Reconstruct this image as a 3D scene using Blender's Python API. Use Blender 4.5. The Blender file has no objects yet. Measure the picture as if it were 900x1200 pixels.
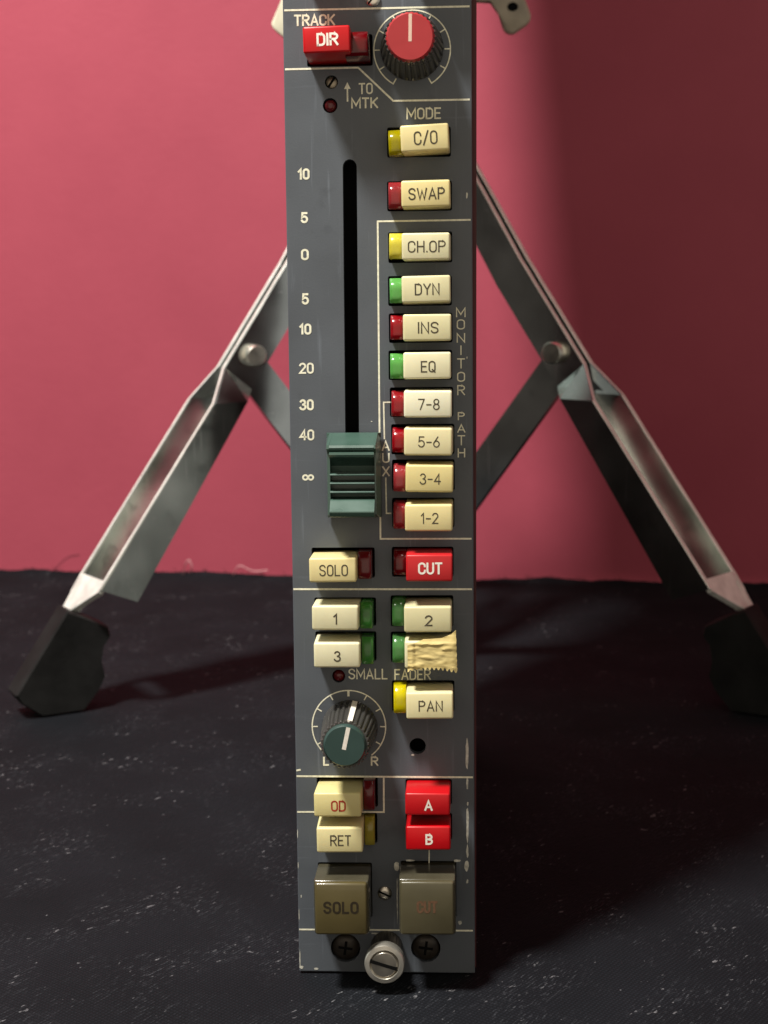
import bpy, bmesh, math, random
from mathutils import Vector, Matrix, noise

random.seed(7)
S = 0.001                       # everything below is written in millimetres
scene = bpy.context.scene
col = scene.collection
R = math.radians

# ------------------------------------------------------------------ camera
cam_data = bpy.data.cameras.new("camera")
cam = bpy.data.objects.new("camera", cam_data)
col.objects.link(cam)
right = Vector((0.99874, 0.04839, -0.01278)); right.normalize()
fwd = Vector((-0.04991, 0.98582, -0.16620)); fwd.normalize()
right = (right - fwd * right.dot(fwd)).normalized()
up = right.cross(fwd).normalized()
m = Matrix(((right.x, up.x, -fwd.x, 0), (right.y, up.y, -fwd.y, 0), (right.z, up.z, -fwd.z, 0), (0, 0, 0, 1)))
cam.matrix_world = Matrix.Translation(Vector((16.44, -311.7, 154.1)) * S) @ m
cam_data.sensor_fit = 'VERTICAL'
cam_data.sensor_height = 36.0
cam_data.lens = 54.0
cam_data.clip_start = 0.01
cam_data.clip_end = 50
cam_data.dof.use_dof = True
cam_data.dof.focus_distance = 0.318
cam_data.dof.aperture_fstop = 33
scene.camera = cam
scene.render.resolution_x = 768
scene.render.resolution_y = 1024

# ------------------------------------------------------------------ light
scene.view_settings.view_transform = 'Standard'
scene.view_settings.look = 'None'
scene.view_settings.exposure = 0
scene.view_settings.gamma = 1
world = bpy.data.worlds.new("World")
scene.world = world
world.use_nodes = True
wn = world.node_tree
wn.nodes.clear()
w_out = wn.nodes.new("ShaderNodeOutputWorld")
w_bg = wn.nodes.new("ShaderNodeBackground")
w_tc = wn.nodes.new("ShaderNodeTexCoord")
def w_dot(vec, lo, hi):                     # how far a direction lies towards vec, 0..1
    d = wn.nodes.new("ShaderNodeVectorMath"); d.operation = 'DOT_PRODUCT'
    d.inputs[1].default_value = Vector(vec).normalized()
    wn.links.new(w_tc.outputs["Generated"], d.inputs[0])
    mr = wn.nodes.new("ShaderNodeMapRange"); mr.interpolation_type = 'SMOOTHSTEP'
    mr.inputs["From Min"].default_value = lo; mr.inputs["From Max"].default_value = hi
    wn.links.new(d.outputs["Value"], mr.inputs["Value"])
    return mr.outputs[0]
def w_mix(fac, a_, b_):
    mxn = wn.nodes.new("ShaderNodeMix"); mxn.data_type = 'RGBA'
    wn.links.new(fac, mxn.inputs["Factor"])
    for sock, val in (("A", a_), ("B", b_)):
        if isinstance(val, tuple): mxn.inputs[sock].default_value = val
        else: wn.links.new(val, mxn.inputs[sock])
    return mxn.outputs["Result"]
room = w_mix(w_dot((0, 0, 1), 0.0, 0.9), (0.165, 0.138, 0.112, 1), (0.055, 0.047, 0.040, 1))     # dim warm room, darker ceiling
room = w_mix(w_dot((.25, -1, .05), 0.25, 0.95), room, (0.66, 0.57, 0.455, 1))                      # the lit room in front of the table
room = w_mix(w_dot((-.87, -.5, 0), 0.72, 0.98), room, (0.035, 0.030, 0.026, 1))                  # dark patch added near left, keeps the right leg's reflection dark
room = w_mix(w_dot((.87, -.5, .05), 0.70, 0.99), room, (0.26, 0.255, 0.24, 1))                     # mid-grey patch added near right for the left leg to reflect
room = w_mix(w_dot((-.72, .58, .42), 0.45, 0.95), room, (0.46, 0.52, 0.475, 1))                   # pale patch added far left, reflected inside the left leg
room = w_mix(w_dot((.72, .58, .42), 0.45, 0.95), room, (0.045, 0.036, 0.034, 1))                 # dark patch added far right, reflected inside the right leg
wn.links.new(room, w_bg.inputs["Color"])
w_bg.inputs["Strength"].default_value = 1.32
wn.links.new(w_bg.outputs[0], w_out.inputs["Surface"])

lamp_data = bpy.data.lights.new("desk_lamp", 'POINT')
lamp_data.energy = 82
lamp_data.color = (1.0, 0.965, 0.89)
lamp_data.shadow_soft_size = 0.068
lamp = bpy.data.objects.new("desk_lamp", lamp_data)
lamp.location = Vector((-318, -262, 1000)) * S
col.objects.link(lamp)

# ------------------------------------------------------------------ materials
def new_mat(name):
    mt = bpy.data.materials.new(name)
    mt.use_nodes = True
    nt = mt.node_tree
    return mt, nt, nt.nodes["Principled BSDF"]

def plastic(name, colour, rough=0.4, spec=0.5, coat=0.0, vary=0.06, scale=900, bump=0.0, metal=0.0, sub=0.0, bump_scale=None, tint=0.07, scratch=False):
    mt, nt, b = new_mat(name)
    b.inputs["Roughness"].default_value = rough
    b.inputs["Metallic"].default_value = metal
    b.inputs["Specular IOR Level"].default_value = spec
    b.inputs["Coat Weight"].default_value = coat
    if sub:
        b.inputs["Subsurface Weight"].default_value = sub
        b.inputs["Subsurface Scale"].default_value = 0.0012
        b.inputs["Subsurface Radius"].default_value = (1, 0.7, 0.4)
    tc = nt.nodes.new("ShaderNodeTexCoord")
    nz = nt.nodes.new("ShaderNodeTexNoise")
    nz.inputs["Scale"].default_value = scale
    nz.inputs["Detail"].default_value = 2 if metal else 6
    oi = nt.nodes.new("ShaderNodeObjectInfo")
    off = nt.nodes.new("ShaderNodeVectorMath"); off.operation = 'MULTIPLY_ADD'
    off.inputs[1].default_value = (3, 3, 3)
    nt.links.new(oi.outputs["Random"], off.inputs[0]); nt.links.new(tc.outputs["Object"], off.inputs[2])
    nt.links.new(off.outputs[0], nz.inputs["Vector"])
    rp = nt.nodes.new("ShaderNodeValToRGB")
    rp.color_ramp.elements[0].position = 0.3
    rp.color_ramp.elements[1].position = 0.7
    rp.color_ramp.elements[0].color = (*[c * (1 - vary) for c in colour], 1)
    rp.color_ramp.elements[1].color = (*[min(1, c * (1 + vary)) for c in colour], 1)
    nt.links.new(nz.outputs["Fac"], rp.inputs[0])
    hs = nt.nodes.new("ShaderNodeHueSaturation")
    mr = nt.nodes.new("ShaderNodeMapRange"); mr.inputs["To Min"].default_value = 1 - tint; mr.inputs["To Max"].default_value = 1 + tint
    nt.links.new(oi.outputs["Random"], mr.inputs["Value"]); nt.links.new(mr.outputs[0], hs.inputs["Saturation"])
    mr2 = nt.nodes.new("ShaderNodeMapRange"); mr2.inputs["To Min"].default_value = 1 + tint * .5; mr2.inputs["To Max"].default_value = 1 - tint * .5
    nt.links.new(oi.outputs["Random"], mr2.inputs["Value"]); nt.links.new(mr2.outputs[0], hs.inputs["Value"])
    nt.links.new(rp.outputs[0], hs.inputs["Color"]); nt.links.new(hs.outputs[0], b.inputs["Base Color"])
    rr = nt.nodes.new("ShaderNodeMapRange"); rr.inputs["To Min"].default_value = max(.05, rough - .1); rr.inputs["To Max"].default_value = min(1, rough + .1)
    nt.links.new(nz.outputs["Fac"], rr.inputs["Value"]); nt.links.new(rr.outputs[0], b.inputs["Roughness"])
    if scratch:                                       # handling marks: fine pale scuffs in two directions
        prev = hs.outputs[0]
        for sc, rot, lo, col_ in (((900, 900, 45), .12, .62, [min(.95, c * 1.55) for c in colour]), ((35, 700, 700), -.2, .65, [min(.95, c * 1.45) for c in colour]), ((110, 110, 90), .4, .62, [c * .72 for c in colour])):
            mp_ = nt.nodes.new("ShaderNodeMapping"); mp_.inputs["Scale"].default_value = sc; mp_.inputs["Rotation"].default_value = (0, rot, 0)
            n_ = nt.nodes.new("ShaderNodeTexNoise"); n_.inputs["Scale"].default_value = 1; n_.inputs["Detail"].default_value = 5
            nt.links.new(tc.outputs["Object"], mp_.inputs[0]); nt.links.new(mp_.outputs[0], n_.inputs["Vector"])
            r_ = nt.nodes.new("ShaderNodeMapRange"); r_.inputs["From Min"].default_value = lo; r_.inputs["From Max"].default_value = lo + .12
            nt.links.new(n_.outputs["Fac"], r_.inputs["Value"])
            x_ = nt.nodes.new("ShaderNodeMix"); x_.data_type = 'RGBA'; x_.inputs["B"].default_value = (*col_, 1)
            nt.links.new(r_.outputs[0], x_.inputs["Factor"]); nt.links.new(prev, x_.inputs["A"]); prev = x_.outputs["Result"]
        nt.links.new(prev, b.inputs["Base Color"])
    if bump:
        bp = nt.nodes.new("ShaderNodeBump")
        bp.inputs["Strength"].default_value = bump
        bp.inputs["Distance"].default_value = 0.0002
        n2 = nt.nodes.new("ShaderNodeTexNoise")
        n2.inputs["Scale"].default_value = bump_scale or scale * 3
        n2.inputs["Detail"].default_value = 1 if metal else 4
        nt.links.new(tc.outputs["Object"], n2.inputs["Vector"])
        nt.links.new(n2.outputs["Fac"], bp.inputs["Height"])
        nt.links.new(bp.outputs[0], b.inputs["Normal"])
    return mt

M = {}
M['paint'] = plastic("slate_paint", (0.082, 0.093, 0.109), 0.46, 0.4, vary=0.12, scale=60, bump=0.12, bump_scale=2600, scratch=True)
M['cream'] = plastic("cream_plastic", (0.70, 0.62, 0.33), 0.38, 0.4, vary=0.07, scale=140, bump=0.06, sub=0.15, tint=.14)
M['ivory'] = plastic("ivory_plastic", (0.69, 0.64, 0.40), 0.38, 0.4, vary=0.07, scale=140, bump=0.06, sub=0.15, tint=.14)
M['pale'] = plastic("pale_plastic", (0.76, 0.725, 0.52), 0.38, 0.4, vary=0.04, scale=120, bump=0.04, sub=0.15)
M['yellowed'] = plastic("yellowed_plastic", (0.71, 0.60, 0.28), 0.38, 0.4, vary=0.06, scale=120, bump=0.04, sub=0.15)
M['red'] = plastic("red_plastic", (0.50, 0.024, 0.028), 0.36, 0.45, vary=0.06, scale=150, bump=0.04)
M['knob_red'] = plastic("coral_red_plastic", (0.36, 0.025, 0.030), 0.42, 0.4, vary=0.06, scale=200, bump=0.05)
M['knob_green'] = plastic("dark_green_plastic", (0.028, 0.056, 0.050), 0.38, 0.4, vary=0.08, scale=200, bump=0.05)
M['fader_green'] = plastic("grey_green_plastic", (0.052, 0.100, 0.080), 0.30, 0.6, vary=0.08, scale=200, bump=0.05)
M['skirt'] = plastic("black_knob_plastic", (0.045, 0.043, 0.040), 0.30, 0.6, vary=0.1, scale=200)
M['black'] = plastic("black_recess", (0.004, 0.004, 0.004), 0.8, 0.1)
M['lens_red'] = plastic("red_lens", (0.22, 0.006, 0.010), 0.17, 0.45, coat=0.0, vary=0.12, scale=300, sub=0.25)
M['lens_dark'] = plastic("dark_red_lens", (0.10, 0.004, 0.006), 0.17, 0.45, coat=0.0, vary=0.1, scale=300)  # shade painted into the button lenses; pilot lenses are dark red themselves
M['lens_green'] = plastic("green_lens", (0.075, 0.29, 0.05), 0.17, 0.45, coat=0.0, vary=0.12, scale=300, sub=0.25)
M['lens_moss'] = plastic("moss_green_lens", (0.045, 0.17, 0.035), 0.17, 0.45, coat=0.0, vary=0.12, scale=300, sub=0.25)
M['lens_yellow'] = plastic("yellow_lens", (0.48, 0.41, 0.012), 0.17, 0.45, coat=0.0, vary=0.12, scale=300, sub=0.25)
M['lens_olive'] = plastic("olive_lens", (0.26, 0.22, 0.012), 0.17, 0.45, coat=0.0, vary=0.12, scale=300, sub=0.25)  # yellow lens with its shade painted into the colour
M['print'] = plastic("cream_print", (0.80, 0.775, 0.61), 0.6, 0.2, vary=0.16, scale=1500)
M['ink'] = plastic("dark_ink", (0.075, 0.062, 0.04), 0.6, 0.2, vary=0.3, scale=2000)
M['ink_red'] = plastic("red_ink", (0.36, 0.045, 0.03), 0.6, 0.2, vary=0.2, scale=2000)
M['ink_white'] = plastic("white_ink", (0.80, 0.74, 0.66), 0.6, 0.2, vary=0.1, scale=2000)
M['ink_faint'] = plastic("faded_red_ink", (0.125, 0.066, 0.036), 0.6, 0.2, vary=0.2, scale=2000)
M['ink_brown'] = plastic("dark_brown_ink", (0.028, 0.021, 0.012), 0.6, 0.2, vary=0.3, scale=2000)
M['smoke'] = plastic("smoked_olive_plastic", (0.090, 0.072, 0.030), 0.30, 0.5, coat=0.25, vary=0.12, scale=120, bump=0.03)
M['smoke_dull'] = plastic("smoked_khaki_plastic", (0.080, 0.070, 0.040), 0.32, 0.5, coat=0.15, vary=0.12, scale=120, bump=0.05)
M['smoke_rim'] = plastic("smoked_rim_plastic", (0.12, 0.108, 0.072), 0.2, 0.5, coat=0.2, vary=0.15, scale=200)
M['chrome'] = plastic("worn_chrome", (0.66, 0.69, 0.67), 0.13, 0.5, vary=0.38, scale=42, metal=1.0, bump=0.02, bump_scale=45, scratch=True)
M['cut_edge'] = plastic("zinc_cut_edge", (0.80, 0.80, 0.75), 0.42, 0.6, vary=0.15, scale=200, metal=0.25)  # pale base painted in for bright highlights on leg edges and tips
M['bright_nickel'] = plastic("bright_nickel", (0.66, 0.63, 0.56), 0.30, 0.6, vary=0.18, scale=250, metal=0.8)
M['pointer_pink'] = plastic("pale_pink_line", (0.66, 0.46, 0.37), 0.5, 0.3)
M['zinc'] = plastic("zinc_shield", (0.20, 0.215, 0.205), 0.5, 0.5, vary=0.5, scale=30)  # pale tone that lightens the left leg's reflection
M['nickel'] = plastic("worn_nickel", (0.66, 0.62, 0.54), 0.34, 0.5, vary=0.15, scale=300, metal=1.0, bump=0.05)
M['brass'] = plastic("dull_screw_steel", (0.30, 0.26, 0.20), 0.4, 0.5, vary=0.2, scale=600, metal=1.0)
M['dark_screw'] = plastic("blackened_screw", (0.035, 0.028, 0.022), 0.42, 0.5, vary=0.25, scale=600, metal=0.4)
M['rubber'] = plastic("black_rubber", (0.008, 0.008, 0.008), 0.7, 0.22, vary=0.55, scale=90, bump=0.7, bump_scale=260)
M['steel'] = plastic("grey_chassis_steel", (0.022, 0.021, 0.02), 0.6, 0.3, vary=0.2, scale=40)
M['side'] = plastic("maroon_side_plate", (0.085, 0.024, 0.026), 0.6, 0.3, vary=0.2, scale=60)  # maroon stands in for red light bounced off the wall
M['bare'] = plastic("chipped_paint", (0.55, 0.54, 0.47), 0.5, 0.5, vary=0.35, scale=900)
M['wing'] = plastic("tarnished_wing_metal", (0.40, 0.34, 0.25), 0.5, 0.5, vary=0.25, scale=140, bump=0.2, bump_scale=300)
M['wing_pale'] = plastic("cream_wing_plastic", (0.66, 0.62, 0.47), 0.5, 0.4, vary=0.06, scale=140)
M['thread'] = plastic("dark_thread", (0.03, 0.016, 0.018), 0.8, 0.1)
M['thread_pale'] = plastic("pale_thread", (0.65, 0.36, 0.38), 0.8, 0.1)

M['smoke_rim'].node_tree.nodes["Principled BSDF"].inputs["Transmission Weight"].default_value = 0.45
# masking tape
mt, nt, b = new_mat("masking_tape_paper")
tc = nt.nodes.new("ShaderNodeTexCoord")
mp = nt.nodes.new("ShaderNodeMapping"); mp.inputs["Scale"].default_value = (140, 140, 900)
nz = nt.nodes.new("ShaderNodeTexNoise"); nz.inputs["Scale"].default_value = 1.0; nz.inputs["Detail"].default_value = 5
nt.links.new(tc.outputs["Object"], mp.inputs[0]); nt.links.new(mp.outputs[0], nz.inputs["Vector"])
rp = nt.nodes.new("ShaderNodeValToRGB")
rp.color_ramp.elements[0].position = 0.3; rp.color_ramp.elements[0].color = (0.58, 0.44, 0.16, 1)
rp.color_ramp.elements[1].position = 0.68; rp.color_ramp.elements[1].color = (0.68, 0.55, 0.24, 1)
nt.links.new(nz.outputs["Fac"], rp.inputs[0]); nt.links.new(rp.outputs[0], b.inputs["Base Color"])
bp = nt.nodes.new("ShaderNodeBump"); bp.inputs["Strength"].default_value = 0.35; bp.inputs["Distance"].default_value = 0.0003
nt.links.new(nz.outputs["Fac"], bp.inputs["Height"]); nt.links.new(bp.outputs[0], b.inputs["Normal"])
b.inputs["Roughness"].default_value = 0.65
M['tape'] = mt

# pink wall
mt, nt, b = new_mat("pink_wall_paint")
tc = nt.nodes.new("ShaderNodeTexCoord")
nz = nt.nodes.new("ShaderNodeTexNoise"); nz.inputs["Scale"].default_value = 14; nz.inputs["Detail"].default_value = 9; nz.inputs["Roughness"].default_value = 0.62
nt.links.new(tc.outputs["Object"], nz.inputs["Vector"])
rp = nt.nodes.new("ShaderNodeValToRGB")
rp.color_ramp.elements[0].position = 0.3; rp.color_ramp.elements[0].color = (0.345, 0.056, 0.088, 1)
rp.color_ramp.elements[1].position = 0.7; rp.color_ramp.elements[1].color = (0.390, 0.067, 0.102, 1)
nt.links.new(nz.outputs["Fac"], rp.inputs[0]); nt.links.new(rp.outputs[0], b.inputs["Base Color"])
n2 = nt.nodes.new("ShaderNodeTexNoise"); n2.inputs["Scale"].default_value = 260; n2.inputs["Detail"].default_value = 6
nt.links.new(tc.outputs["Object"], n2.inputs["Vector"])
bp = nt.nodes.new("ShaderNodeBump"); bp.inputs["Strength"].default_value = 0.16; bp.inputs["Distance"].default_value = 0.0008
nt.links.new(n2.outputs["Fac"], bp.inputs["Height"]); nt.links.new(bp.outputs[0], b.inputs["Normal"])
b.inputs["Roughness"].default_value = 0.62
b.inputs["Specular IOR Level"].default_value = 0.25
M['wall'] = mt

# black cloth: fine diagonal weave, lint
mt, nt, b = new_mat("black_woven_cloth")
tc = nt.nodes.new("ShaderNodeTexCoord")
def tnode(kind, **kw):
    n = nt.nodes.new(kind)
    for k, v in kw.items():
        n.inputs[k].default_value = v
    return n
mp = tnode("ShaderNodeMapping", Rotation=(0, 0, R(57)), Scale=(1 / 480, 1 / 2300, 1 / 700)); mp.vector_type = 'TEXTURE'
nt.links.new(tc.outputs["Object"], mp.inputs[0])
weave = tnode("ShaderNodeTexNoise", Scale=1.0, Detail=4.0)
nt.links.new(mp.outputs[0], weave.inputs["Vector"])
big = tnode("ShaderNodeTexNoise", Scale=28.0, Detail=5.0)
nt.links.new(tc.outputs["Object"], big.inputs["Vector"])
rp = nt.nodes.new("ShaderNodeValToRGB")
rp.color_ramp.elements[0].position = 0.3; rp.color_ramp.elements[0].color = (0.0038, 0.0046, 0.0066, 1)
rp.color_ramp.elements[1].position = 0.75; rp.color_ramp.elements[1].color = (0.0074, 0.0086, 0.0118, 1)
nt.links.new(big.outputs["Fac"], rp.inputs[0])
gl = nt.nodes.new("ShaderNodeValToRGB")            # pale streaks painted as glints on the yarn
gl.color_ramp.elements[0].position = 0.56; gl.color_ramp.elements[0].color = (0, 0, 0, 1)
gl.color_ramp.elements[1].position = 0.80; gl.color_ramp.elements[1].color = (1, 1, 1, 1)
nt.links.new(weave.outputs["Fac"], gl.inputs[0])
lint = tnode("ShaderNodeTexNoise", Scale=520.0, Detail=3.0)
mp2 = tnode("ShaderNodeMapping", Rotation=(0, 0, R(50)), Scale=(1 / .75, 1 / 1.5, 1)); mp2.vector_type = 'TEXTURE'
nt.links.new(tc.outputs["Object"], mp2.inputs[0]); nt.links.new(mp2.outputs[0], lint.inputs["Vector"])
lr = nt.nodes.new("ShaderNodeValToRGB")
lr.color_ramp.elements[0].position = 0.735; lr.color_ramp.elements[0].color = (0, 0, 0, 1)
lr.color_ramp.elements[1].position = 0.80; lr.color_ramp.elements[1].color = (1, 1, 1, 1)
clump = tnode("ShaderNodeTexNoise", Scale=46.0, Detail=2.0)
nt.links.new(tc.outputs["Object"], clump.inputs["Vector"])
cr = nt.nodes.new("ShaderNodeMapRange"); cr.inputs["From Min"].default_value = .42; cr.inputs["From Max"].default_value = .62
nt.links.new(clump.outputs["Fac"], cr.inputs["Value"])
lm_ = nt.nodes.new("ShaderNodeMath"); lm_.operation = 'MULTIPLY_ADD'; lm_.inputs[1].default_value = .085; 
nt.links.new(cr.outputs[0], lm_.inputs[0]); nt.links.new(lint.outputs["Fac"], lm_.inputs[2])
nt.links.new(lm_.outputs[0], lr.inputs[0])
gm = nt.nodes.new("ShaderNodeMath"); gm.operation = 'MULTIPLY'
nt.links.new(gl.outputs[0], gm.inputs[0]); nt.links.new(cr.outputs[0], gm.inputs[1])
mx = nt.nodes.new("ShaderNodeMix"); mx.data_type = 'RGBA'
mx.inputs["B"].default_value = (0.050, 0.053, 0.062, 1)
nt.links.new(gm.outputs[0], mx.inputs["Factor"]); nt.links.new(rp.outputs[0], mx.inputs["A"])
mx2 = nt.nodes.new("ShaderNodeMix"); mx2.data_type = 'RGBA'
mx2.inputs["B"].default_value = (0.13, 0.13, 0.14, 1)
nt.links.new(lr.outputs[0], mx2.inputs["Factor"]); nt.links.new(mx.outputs["Result"], mx2.inputs["A"])
yarn = []
for ang in (35, 125):
    wm = tnode("ShaderNodeMapping", Rotation=(0, 0, R(ang)))
    wv = tnode("ShaderNodeTexWave", Scale=360.0, Distortion=2.2, Detail=2.0)
    wv.inputs["Detail Scale"].default_value = 0.6
    nt.links.new(tc.outputs["Object"], wm.inputs[0]); nt.links.new(wm.outputs[0], wv.inputs["Vector"]); yarn.append(wv.outputs["Fac"])
ym = nt.nodes.new("ShaderNodeMath"); ym.operation = 'MULTIPLY'
nt.links.new(yarn[0], ym.inputs[0]); nt.links.new(yarn[1], ym.inputs[1])
yr = nt.nodes.new("ShaderNodeMapRange"); yr.inputs["To Min"].default_value = .72; yr.inputs["To Max"].default_value = 1.65
nt.links.new(ym.outputs[0], yr.inputs["Value"])
yv = nt.nodes.new("ShaderNodeVectorMath"); yv.operation = 'SCALE'
nt.links.new(mx2.outputs["Result"], yv.inputs[0]); nt.links.new(yr.outputs[0], yv.inputs["Scale"])
nt.links.new(yv.outputs[0], b.inputs["Base Color"])
bp = nt.nodes.new("ShaderNodeBump"); bp.inputs["Strength"].default_value = 0.8; bp.inputs["Distance"].default_value = 0.0005
nt.links.new(weave.outputs["Fac"], bp.inputs["Height"]); nt.links.new(bp.outputs[0], b.inputs["Normal"])
b.inputs["Roughness"].default_value = 0.85
b.inputs["Specular IOR Level"].default_value = 0.15
M['cloth'] = mt

# ------------------------------------------------------------------ helpers
def link(name, bm, mat, parent=None, loc=(0, 0, 0), rot=(0, 0, 0), smooth=False):
    me = bpy.data.meshes.new(name)
    bmesh.ops.recalc_face_normals(bm, faces=bm.faces) if not getattr(bm, 'keep', False) else None
    if smooth:
        for f in bm.faces:
            f.smooth = True
    bm.to_mesh(me); bm.free()
    me.transform(Matrix.Scale(S, 4))
    me.materials.append(M[mat])
    if smooth:
        me.set_sharp_from_angle(angle=R(38))
    o = bpy.data.objects.new(name, me)
    col.objects.link(o)
    o.parent = parent
    o.location = Vector(loc) * S
    o.rotation_euler = rot
    return o

def thing(name, label, cat, loc=(0, 0, 0), rot=(0, 0, 0)):
    o = bpy.data.objects.new(name, None)
    o.empty_display_size = 0.01
    col.objects.link(o)
    o.location = Vector(loc) * S; o.rotation_euler = rot
    o['label'] = label; o['category'] = cat
    return o

def box(bm, x0, x1, y0, y1, z0, z1, bevel=0.0, seg=2, edges=None):
    vs = [bm.verts.new((x, y, z)) for x in (x0, x1) for y in (y0, y1) for z in (z0, z1)]
    idx = [(0, 1, 3, 2), (4, 6, 7, 5), (0, 4, 5, 1), (2, 3, 7, 6), (0, 2, 6, 4), (1, 5, 7, 3)]
    fs = [bm.faces.new([vs[i] for i in f]) for f in idx]
    if bevel:
        es = {e for f in fs for e in f.edges}
        if edges:
            es = [e for e in es if edges(e)]
        bmesh.ops.bevel(bm, geom=list(es), offset=bevel, segments=seg, profile=0.5, affect='EDGES')
    return bm

def lathe(bm, prof, n=48, ripple=None):
    """prof: (radius, height) pairs; axis runs along -y (towards the viewer)."""
    rings = []
    for k, (r, h) in enumerate(prof):
        ring = []
        for i in range(n):
            a = 2 * math.pi * i / n
            rr = r * (1 + (ripple(k, i) if ripple else 0))
            ring.append(bm.verts.new((rr * math.cos(a), -h, rr * math.sin(a))))
        rings.append(ring)
    for a, b_ in zip(rings, rings[1:]):
        for i in range(n):
            j = (i + 1) % n
            bm.faces.new((a[i], a[j], b_[j], b_[i]))
    bm.faces.new(rings[0]); bm.faces.new(rings[-1])
    return bm

def prism(bm, pts, y0, y1):
    """polygon in x,z extruded along y"""
    a = [bm.verts.new((x, y0, z)) for x, z in pts]
    b_ = [bm.verts.new((x, y1, z)) for x, z in pts]
    bm.faces.new(a); bm.faces.new(b_)
    n = len(pts)
    for i in range(n):
        j = (i + 1) % n
        bm.faces.new((a[i], a[j], b_[j], b_[i]))
    return bm

def prism_yz(bm, pts, x0, x1):
    a = [bm.verts.new((x0, y, z)) for y, z in pts]; b_ = [bm.verts.new((x1, y, z)) for y, z in pts]
    bm.faces.new(a); bm.faces.new(b_)
    for i in range(len(pts)):
        j = (i + 1) % len(pts); bm.faces.new((a[i], a[j], b_[j], b_[i]))

def ribbon(bm, pts, t, y, closed=False):
    """flat printed stroke of half width t in the x,z plane at depth y"""
    P = [Vector((p[0], p[1])) for p in pts]
    n = len(P)
    L, Rr = [], []
    for i in range(n):
        if closed:
            d0 = (P[i] - P[i - 1]).normalized(); d1 = (P[(i + 1) % n] - P[i]).normalized()
        else:
            d0 = (P[i] - P[i - 1]).normalized() if i else (P[1] - P[0]).normalized()
            d1 = (P[i + 1] - P[i]).normalized() if i < n - 1 else d0
        n0 = Vector((-d0.y, d0.x)); n1 = Vector((-d1.y, d1.x))
        mm = n0 + n1
        mm = mm.normalized() if mm.length > 1e-4 else n0
        k = t / max(0.45, mm.dot(n0))
        p = P[i].copy()
        if not closed and i == 0: p -= d1 * t * 0.8
        if not closed and i == n - 1: p += d0 * t * 0.8
        L.append(bm.verts.new((p.x + mm.x * k, y, p.y + mm.y * k)))
        Rr.append(bm.verts.new((p.x - mm.x * k, y, p.y - mm.y * k)))
    for i in range(n if closed else n - 1):
        j = (i + 1) % n
        bm.faces.new((L[i], L[j], Rr[j], Rr[i]))

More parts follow.
